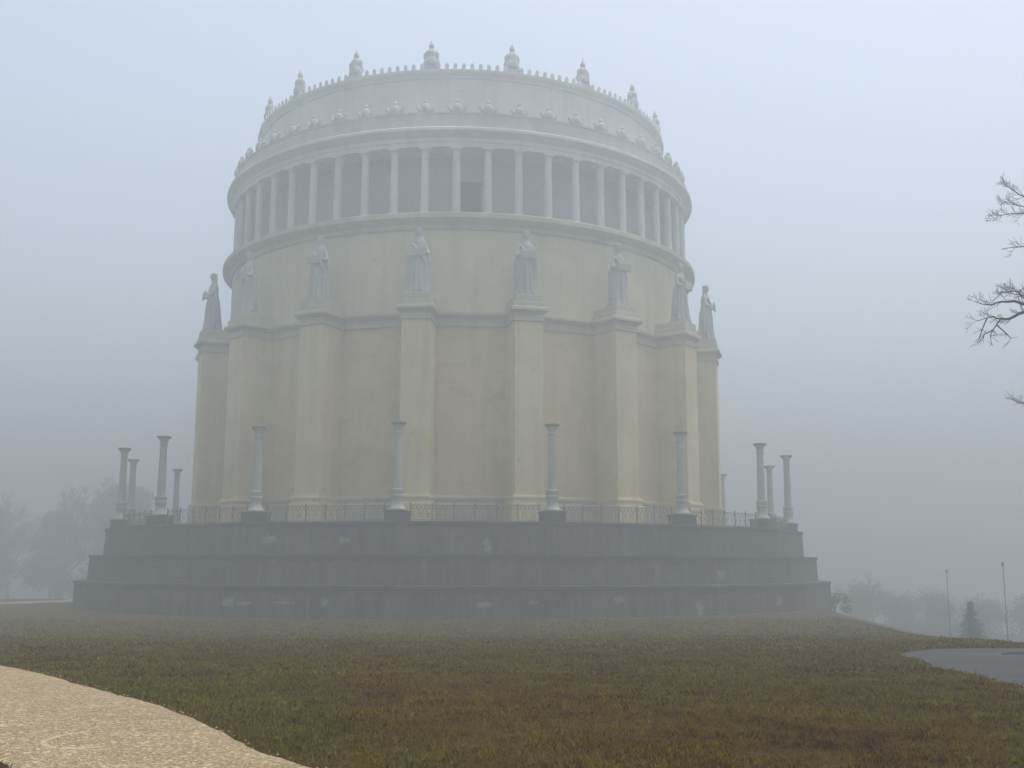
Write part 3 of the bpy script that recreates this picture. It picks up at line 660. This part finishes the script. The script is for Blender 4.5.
# near tree on the right: only the tips of its limbs reach the picture
rnd = random.Random(5); A_, B_ = MB(), MB(); T0 = Vector((20.0, 31.0, 0)); gz0 = g1(20, 31)
trunk = [Vector((20,31,gz0-.3)), Vector((19.95,30.95,2)), Vector((20.05,31.05,5)), Vector((19.9,30.9,8)), Vector((20.1,31.0,11)), Vector((20.0,31.1,14)), Vector((20.2,31.2,16.5))]
A_.tube(trunk, [.42,.34,.29,.23,.17,.10,.03], 10)
def on_trunk(z):
    for a, b in zip(trunk, trunk[1:]):
        if a.z <= z <= b.z: return a.lerp(b, (z-a.z)/(b.z-a.z))
def outside(q): return q.x > q.y*math.tan(R(30.2))-.0
for i in range(26):
    z = rnd.uniform(3.5, 15.8); a = rnd.uniform(-2.0, 2.2) if i % 5 else rnd.uniform(0, 6.28)
    grow((B_, B_), on_trunk(z), (math.cos(a), math.sin(a), .45), (17-z)*.30+2.2, .05+.09*(16-z)/13, 1, rnd, 3, outside, .008, .3)
limbs = [
 (6.6, [(17.6,29.0,7.35),(15.41,27.4,7.9),(14.7,27.29,8.11),(14.4,27.45,8.01),(14.19,27.56,8.0),(13.97,27.67,8.08),(13.64,27.84,8.0)], .085, .3),
 (7.8, [(17.5,29.8,8.2),(15.19,28.17,8.56),(14.71,28.42,8.67),(14.4,28.58,8.63),(14.09,28.73,8.77)], .07, .5),
 (8.3, [(17.5,30.1,8.5),(15.68,29.04,8.98),(15.46,29.15,9.18),(15.1,29.34,9.13)], .055, 1.6),
 (9.0, [(17.4,29.6,9.0),(16.0,28.6,8.7),(15.5,28.7,8.95),(15.0,28.9,9.1)], .06, 1.4),
 (9.6, [(18.2,29.8,10.8),(16.62,28.51,11.46),(15.86,28.94,11.87),(15.6,29.08,12.09),(15.45,29.16,12.27)], .055, 1.3),
 (9.9, [(18.0,29.9,10.9),(16.2,28.6,11.2),(15.34,28.08,11.09),(14.86,28.34,11.14),(14.63,28.46,10.98)], .045, 1.2),
 (10.2, [(18.0,29.9,11.0),(16.3,28.5,11.3),(15.59,28.51,11.44),(15.14,28.76,11.66)], .045, 1.4),
 (9.2, [(18.0,29.5,9.9),(16.05,27.68,10.19),(15.28,28.11,10.14),(15.02,28.25,10.18)], .06, .8),
 (5.0, [(17.5,29.0,5.6),(15.29,26.96,5.87),(14.56,27.37,5.74),(14.41,27.45,5.8)], .07, .8)]
for li, (z, pts, r0, dens) in enumerate(limbs):
    lim = (25.5, 25.5, 26.0, 26.0, 26.7, 26.6, 26.7, 27.5, 27.2)[li]
    P_ = [on_trunk(z)]+[Vector(q) for q in pts]
    # smooth subdivision of the limb
    Q = []
    for i in range(len(P_)-1):
        p0, p1, p2, p3 = P_[max(i-1, 0)], P_[i], P_[i+1], P_[min(i+2, len(P_)-1)]
        for s in range(3):
            u = s/3; Q.append(.5*((2*p1)+(p2-p0)*u+(2*p0-5*p1+4*p2-p3)*u*u+(3*p1-p0-3*p2+p3)*u**3)+Vector((rnd.gauss(0, .012), rnd.gauss(0, .012), rnd.gauss(0, .012))))
    Q.append(P_[-1]); n = len(Q); rad = [max(.008, r0*(1-.93*(i/(n-1))**.8)) for i in range(n)]
    B_.tube(Q, rad, 6)
    for i in range(n//3, n):
        d = (Q[i]-Q[max(i-1, 0)]).normalized()
        for _ in range(int(2*dens*(1.05-.6*i/n))+1):
            o = Vector((rnd.gauss(0, .5)-.25, rnd.gauss(0, .4), rnd.gauss(.25, .5)))
            grow((B_, B_), Q[i], d*.8+o, rnd.uniform(.25, .6)*(1.1-.6*i/n), max(.0055, rad[i]*.3), 2, rnd, 3, lambda q: q.x > q.y*math.tan(R(lim)), .0042, .35)
for pts in ([(14.19,27.56,8.0),(14.0,27.62,7.72),(13.95,27.69,7.59),(13.98,27.7,7.36)], [(14.0,27.62,7.72),(13.8,27.7,7.62),(13.7,27.75,7.45)], [(14.1,27.6,7.85),(14.35,27.6,7.62),(14.45,27.6,7.5)],
            [(13.9,27.7,8.05),(13.75,27.7,7.75),(13.65,27.7,7.5)]):
    P_ = [Vector(q) for q in pts]; B_.tube(P_, [.020,.015,.011,.006][:len(P_)] , 5)
    for q in P_[1:]:
        for _ in range(3): grow((B_, B_), q, (rnd.gauss(-.2, .5), rnd.gauss(0, .4), rnd.gauss(-.4, .4)), rnd.uniform(.15, .35), .009, 3, rnd, 3, None, .006, .1)
nt = empty('bare_tree', (20, 31, gz0), 0, label='bare leafless tree whose thin branches reach in at the right edge', cat='tree')
for mbx in (A_, B_): mbx.v = [(x-20, y-31, z-gz0) for x, y, z in mbx.v]
A_.build('trunk', M['bark'], nt, True); B_.build('crown', M['twig'], nt)

GL = 'bare trees standing in the fog behind the podium'
def put(o, x, y, s, rz, label, group): o.location = (x, y, g1(x, y)); o.scale = (s, s, s); o.rotation_euler = (0, 0, rz); o['label'] = label; o['group'] = group
ta = bare_tree(3, 12.0, .34, 4, .028); tb_ = bare_tree(8, 10.5, .30, 4, .028)
put(ta, -64, 183, 1.35, .3, 'tallest faint bare tree in the fog left of the podium', GL)
put(copy_tree(ta), -84, 186, 1.2, 2.1, 'faint low bare tree in the fog, leftmost of the row', GL)
put(copy_tree(tb_), -77, 196, 1.25, 1.2, 'faint bare tree in the fog, second from the left edge', GL)
put(copy_tree(tb_), -57, 190, 1.25, 3.5, 'faint bare tree in the fog directly beside the podium steps', GL)
def dense_tree(seed, H, W_, n):
    r2 = random.Random(seed); root = empty('dense_tree', (0, 0, 0), 0, cat='tree'); a, b = MB(), MB()
    b.tube([(0,0,-.4),(.05,.1,H*.35),(0,-.1,H*.7)], [.3,.22,.08], 8)
    for i in range(10):
        an = r2.uniform(0, 6.28); z0 = H*r2.uniform(.2, .6); b.tube(wobble((0, 0, z0), (math.cos(an)*W_*.4, math.sin(an)*W_*.4, z0+H*.2), 4, .04, r2), [.12, .09, .06, .04, .02], 5)
    cl_ = []
    for i in range(34):
        u = r2.random(); an = r2.uniform(0, 6.28); q = W_*.5*math.sqrt(max(0, 1-(2*u-.75)**2*.7))*r2.uniform(.3, .95); cl_.append((math.cos(an)*q, math.sin(an)*q, H*(.15+.8*u), W_*r2.uniform(.10, .2)))
    for i in range(n):
        cx, cy, cz, cr = r2.choice(cl_); v = Vector((r2.gauss(0, 1), r2.gauss(0, 1), r2.gauss(0, .8))).normalized()*cr*r2.uniform(.2, 1.15)
        p_ = Vector((cx, cy, cz))+v; u = Vector((r2.gauss(0, 1), r2.gauss(0, 1), r2.gauss(0, 1))).normalized()*r2.uniform(.10, .24); w_ = u.orthogonal().normalized()*u.length*.7
        a.add([p_-u, p_+w_, p_+u, p_-w_], [(0, 1, 2, 3)])
    b.build('trunk', M['bark'], root); a.build('crown', M['shrubleaf'], root); return root
dt = dense_tree(12, 13.5, 10, 15000)
put(dt, -55, 186, 1.45, 0, 'dense dark tree in the fog just left of the podium', GL)
put(copy_tree(dt), -68, 190, 1.15, 2.4, 'dense lower tree in the fog, between the bare ones at left', GL)
put(copy_tree(dt), -46, 178, .95, 4.4, 'dense small tree in the fog, touching the podium steps at left', GL)
put(copy_tree(dt), -74, 176, 1.2, 1.3, 'dense tree in the fog nearest the left picture edge', GL)
GV = 'trees and bushes in the valley to the right'
put(tb_, 60, 158, .6, .5, 'faint small bare tree in the valley right of the podium', GV)
def bush(seed, w, h, n=900):
    r2 = random.Random(seed); root = empty('leafy_bush', (0, 0, 0), 0, cat='bush'); a, b = MB(), MB()
    for i in range(9):
        an = r2.uniform(0, 6.28); q = (math.cos(an)*w*.35, math.sin(an)*w*.35, h*r2.uniform(.6, .95)); b.tube(wobble((0, 0, -.2), q, 4, .05, r2), [.05, .04, .03, .02, .012], 4)
    cl_ = [(r2.uniform(-.5, .5)*w, r2.uniform(-.5, .5)*w, r2.uniform(.25, .85)*h, r2.uniform(.16, .3)*w) for _ in range(12)]
    for i in range(n):
        cx, cy, cz, cr = r2.choice(cl_); v = Vector((r2.gauss(0, 1), r2.gauss(0, 1), r2.gauss(0, .8))).normalized()*cr*r2.uniform(.3, 1.1)
        p_ = Vector((cx, cy, cz))+v; u = Vector((r2.gauss(0, 1), r2.gauss(0, 1), r2.gauss(0, 1))).normalized()*r2.uniform(.06, .14); w_ = u.orthogonal().normalized()*u.length*.7
        a.add([p_-u, p_+w_, p_+u, p_-w_], [(0, 1, 2, 3)])
    b.build('stems', M['bark'], root); a.build('foliage', M['shrubleaf'], root); return root
b1 = bush(2, 2.2, 1.9); b1['label'] = 'small dark bush just behind the right end of the podium'; b1.location = (30.4, 90, g1(30.4, 90)-.2)
b2 = bush(4, 7.5, 6.0, 11000)
labs = ['broad faint bush in the valley nearest the podium', 'round faint bush left of the left pole', 'faint bush under the left pole', 'faint bush between the pole and the spruce',
        'wide faint bush behind the spruce', 'faint bush right of the spruce', 'faint bush at the right picture edge']
for i, (x, y, s) in enumerate([(52.5, 150, 1.0), (59.5, 155, 1.1), (64, 151, 1.1), (68.5, 154, 1.2), (65, 140, 1.0), (71, 140, 1.2), (77, 142, 1.2)]):
    o = b2 if i == 0 else copy_tree(b2); put(o, x, y, s, i*1.3, labs[i], GV); zt = -2.3-(i % 3)*.6; o.location.z = max(zt-6.2*s, g1(x, y)-.4)
# spruce
sp = empty('spruce_tree', (37.3, 79.8, g1(37.3, 79.8)), 0, label='small dark spruce standing on the slope below the lawn at right', cat='tree')
H = -0.96-g1(37.3, 79.8); r2 = random.Random(9); mb = MB(); mb.tube([(0,0,-.3),(0,0,H*.5),(0,0,H)], [.11,.07,.015], 7); mb.build('trunk', M['bark'], sp)
mb = MB(); nl = 26
for i in range(nl):
    u = i/(nl-1); z = .35+(H-.4)*u; rad_ = (1.75*(1-u)**.85+.10)*r2.uniform(.8, 1.15)
    for j in range(int(9+14*(1-u))):
        a = r2.uniform(0, 6.28); L = rad_*r2.uniform(.6, 1.1); dz = -.28*L
        for q in range(5):
            t0 = q/5; c_ = Vector((math.cos(a)*L*(t0+.12), math.sin(a)*L*(t0+.12), z+dz*t0+r2.gauss(0, .04))); wv = Vector((-math.sin(a), math.cos(a), 0))*(.22*(1-t0*.6)+.04)
            fw = Vector((math.cos(a)*L*.22, math.sin(a)*L*.22, -.10)); mb.add([c_-wv+Vector((0,0,-.05)), c_+wv+Vector((0,0,-.05)), c_+fw], [(0, 1, 2)])
mb.build('crown', M['needle'], sp)
# poles
GP = 'slender poles in the valley'
def pole(x, y, top, label):
    z = g1(x, y); h = top-z; o = empty('lamp_post', (x, y, z), 0, label=label, cat='lamp post', group=GP)
    mb = MB(); mb.lathe([(.08, -.2), (.075, .8), (.05, .9), (.03, h-.25)], 10); mb.build('pole', M['pole'], o)
    mb = MB(); mb.lathe([(.04, h-.25), (.08, h-.2), (.10, h-.02), (.06, h+.04), (.02, h+.08)], 10); mb.build('lamp_head', M['pole'], o)
pole(40.85, 91.3, 1.2, 'faint thin lamp post in the valley, the shorter one to the left')
pole(40.3, 80.5, 1.8, 'faint thin lamp post in the valley, the taller one near the right edge')

# ------------------------------------------------------------------ fog
t = bpy.data.materials.new('fog'); t.use_nodes = True; nt_ = t.node_tree; nt_.nodes.clear()
out = nt_.nodes.new('ShaderNodeOutputMaterial'); pv = nt_.nodes.new('ShaderNodeVolumePrincipled')
pv.inputs['Color'].default_value = (.60, .645, .66, 1); pv.inputs['Density'].default_value = .0095; pv.inputs['Anisotropy'].default_value = .48
nt_.links.new(pv.outputs[0], out.inputs['Volume'])
mb = MB(); mb.box(-905, 905, -305, 965, -25.5, 45.5); hz = mb.build('haze', t); tag(hz, 'pale blue grey fog filling the whole scene', 'fog', kind='stuff')

# ------------------------------------------------------------------ light, sky, camera
EL, AZ = 78, 75
w = bpy.data.worlds.new('World'); S.world = w; w.use_nodes = True; n = w.node_tree; bg = n.nodes['Background']
sky = n.nodes.new('ShaderNodeTexSky'); sky.sky_type = 'NISHITA'; sky.sun_disc = False; sky.sun_elevation = R(EL); sky.sun_rotation = R(AZ)
sky.air_density = 1.0; sky.dust_density = 3.0; sky.ozone_density = 1.0
hs = n.nodes.new('ShaderNodeHueSaturation'); hs.inputs['Saturation'].default_value = .66
n.links.new(sky.outputs[0], hs.inputs['Color']); mx = n.nodes.new('ShaderNodeMix'); mx.data_type = 'RGBA'; mx.blend_type = 'MULTIPLY'; mx.inputs[0].default_value = 1; mx.inputs[7].default_value = (.985, .985, .97, 1)
n.links.new(hs.outputs[0], mx.inputs[6]); n.links.new(mx.outputs[2], bg.inputs[0]); bg.inputs[1].default_value = .15
su = bpy.data.lights.new('sun', 'SUN'); su.energy = 1.5; su.angle = R(20); su.color = (1, .94, .85)
so = bpy.data.objects.new('sun', su); COL.objects.link(so)
d = Vector((math.sin(R(AZ))*math.cos(R(EL)), math.cos(R(AZ))*math.cos(R(EL)), math.sin(R(EL)))); so.rotation_euler = d.to_track_quat('Z', 'Y').to_euler(); so.location = (0, 0, 60)

cam = bpy.data.cameras.new('camera'); cam.sensor_width = 36; cam.lens = 36*1097/1024; cam.clip_end = 3000; cam.clip_start = .1
co = bpy.data.objects.new('camera', cam); COL.objects.link(co); co.location = (0, 0, 1.6)
co.rotation_euler = (Matrix.Rotation(R(-2.75), 3, 'Z') @ Matrix.Rotation(math.pi/2+.16303, 3, 'X') @ Matrix.Rotation(.00248, 3, 'Z')).to_euler()
S.camera = co
S.view_settings.view_transform = 'Standard'; S.view_settings.look = 'None'; S.view_settings.gamma = 1; S.view_settings.use_curve_mapping = False
S.view_settings.exposure = 1.02
S.cycles.volume_bounces = 3; S.cycles.max_bounces = 6; S.cycles.use_denoising = True
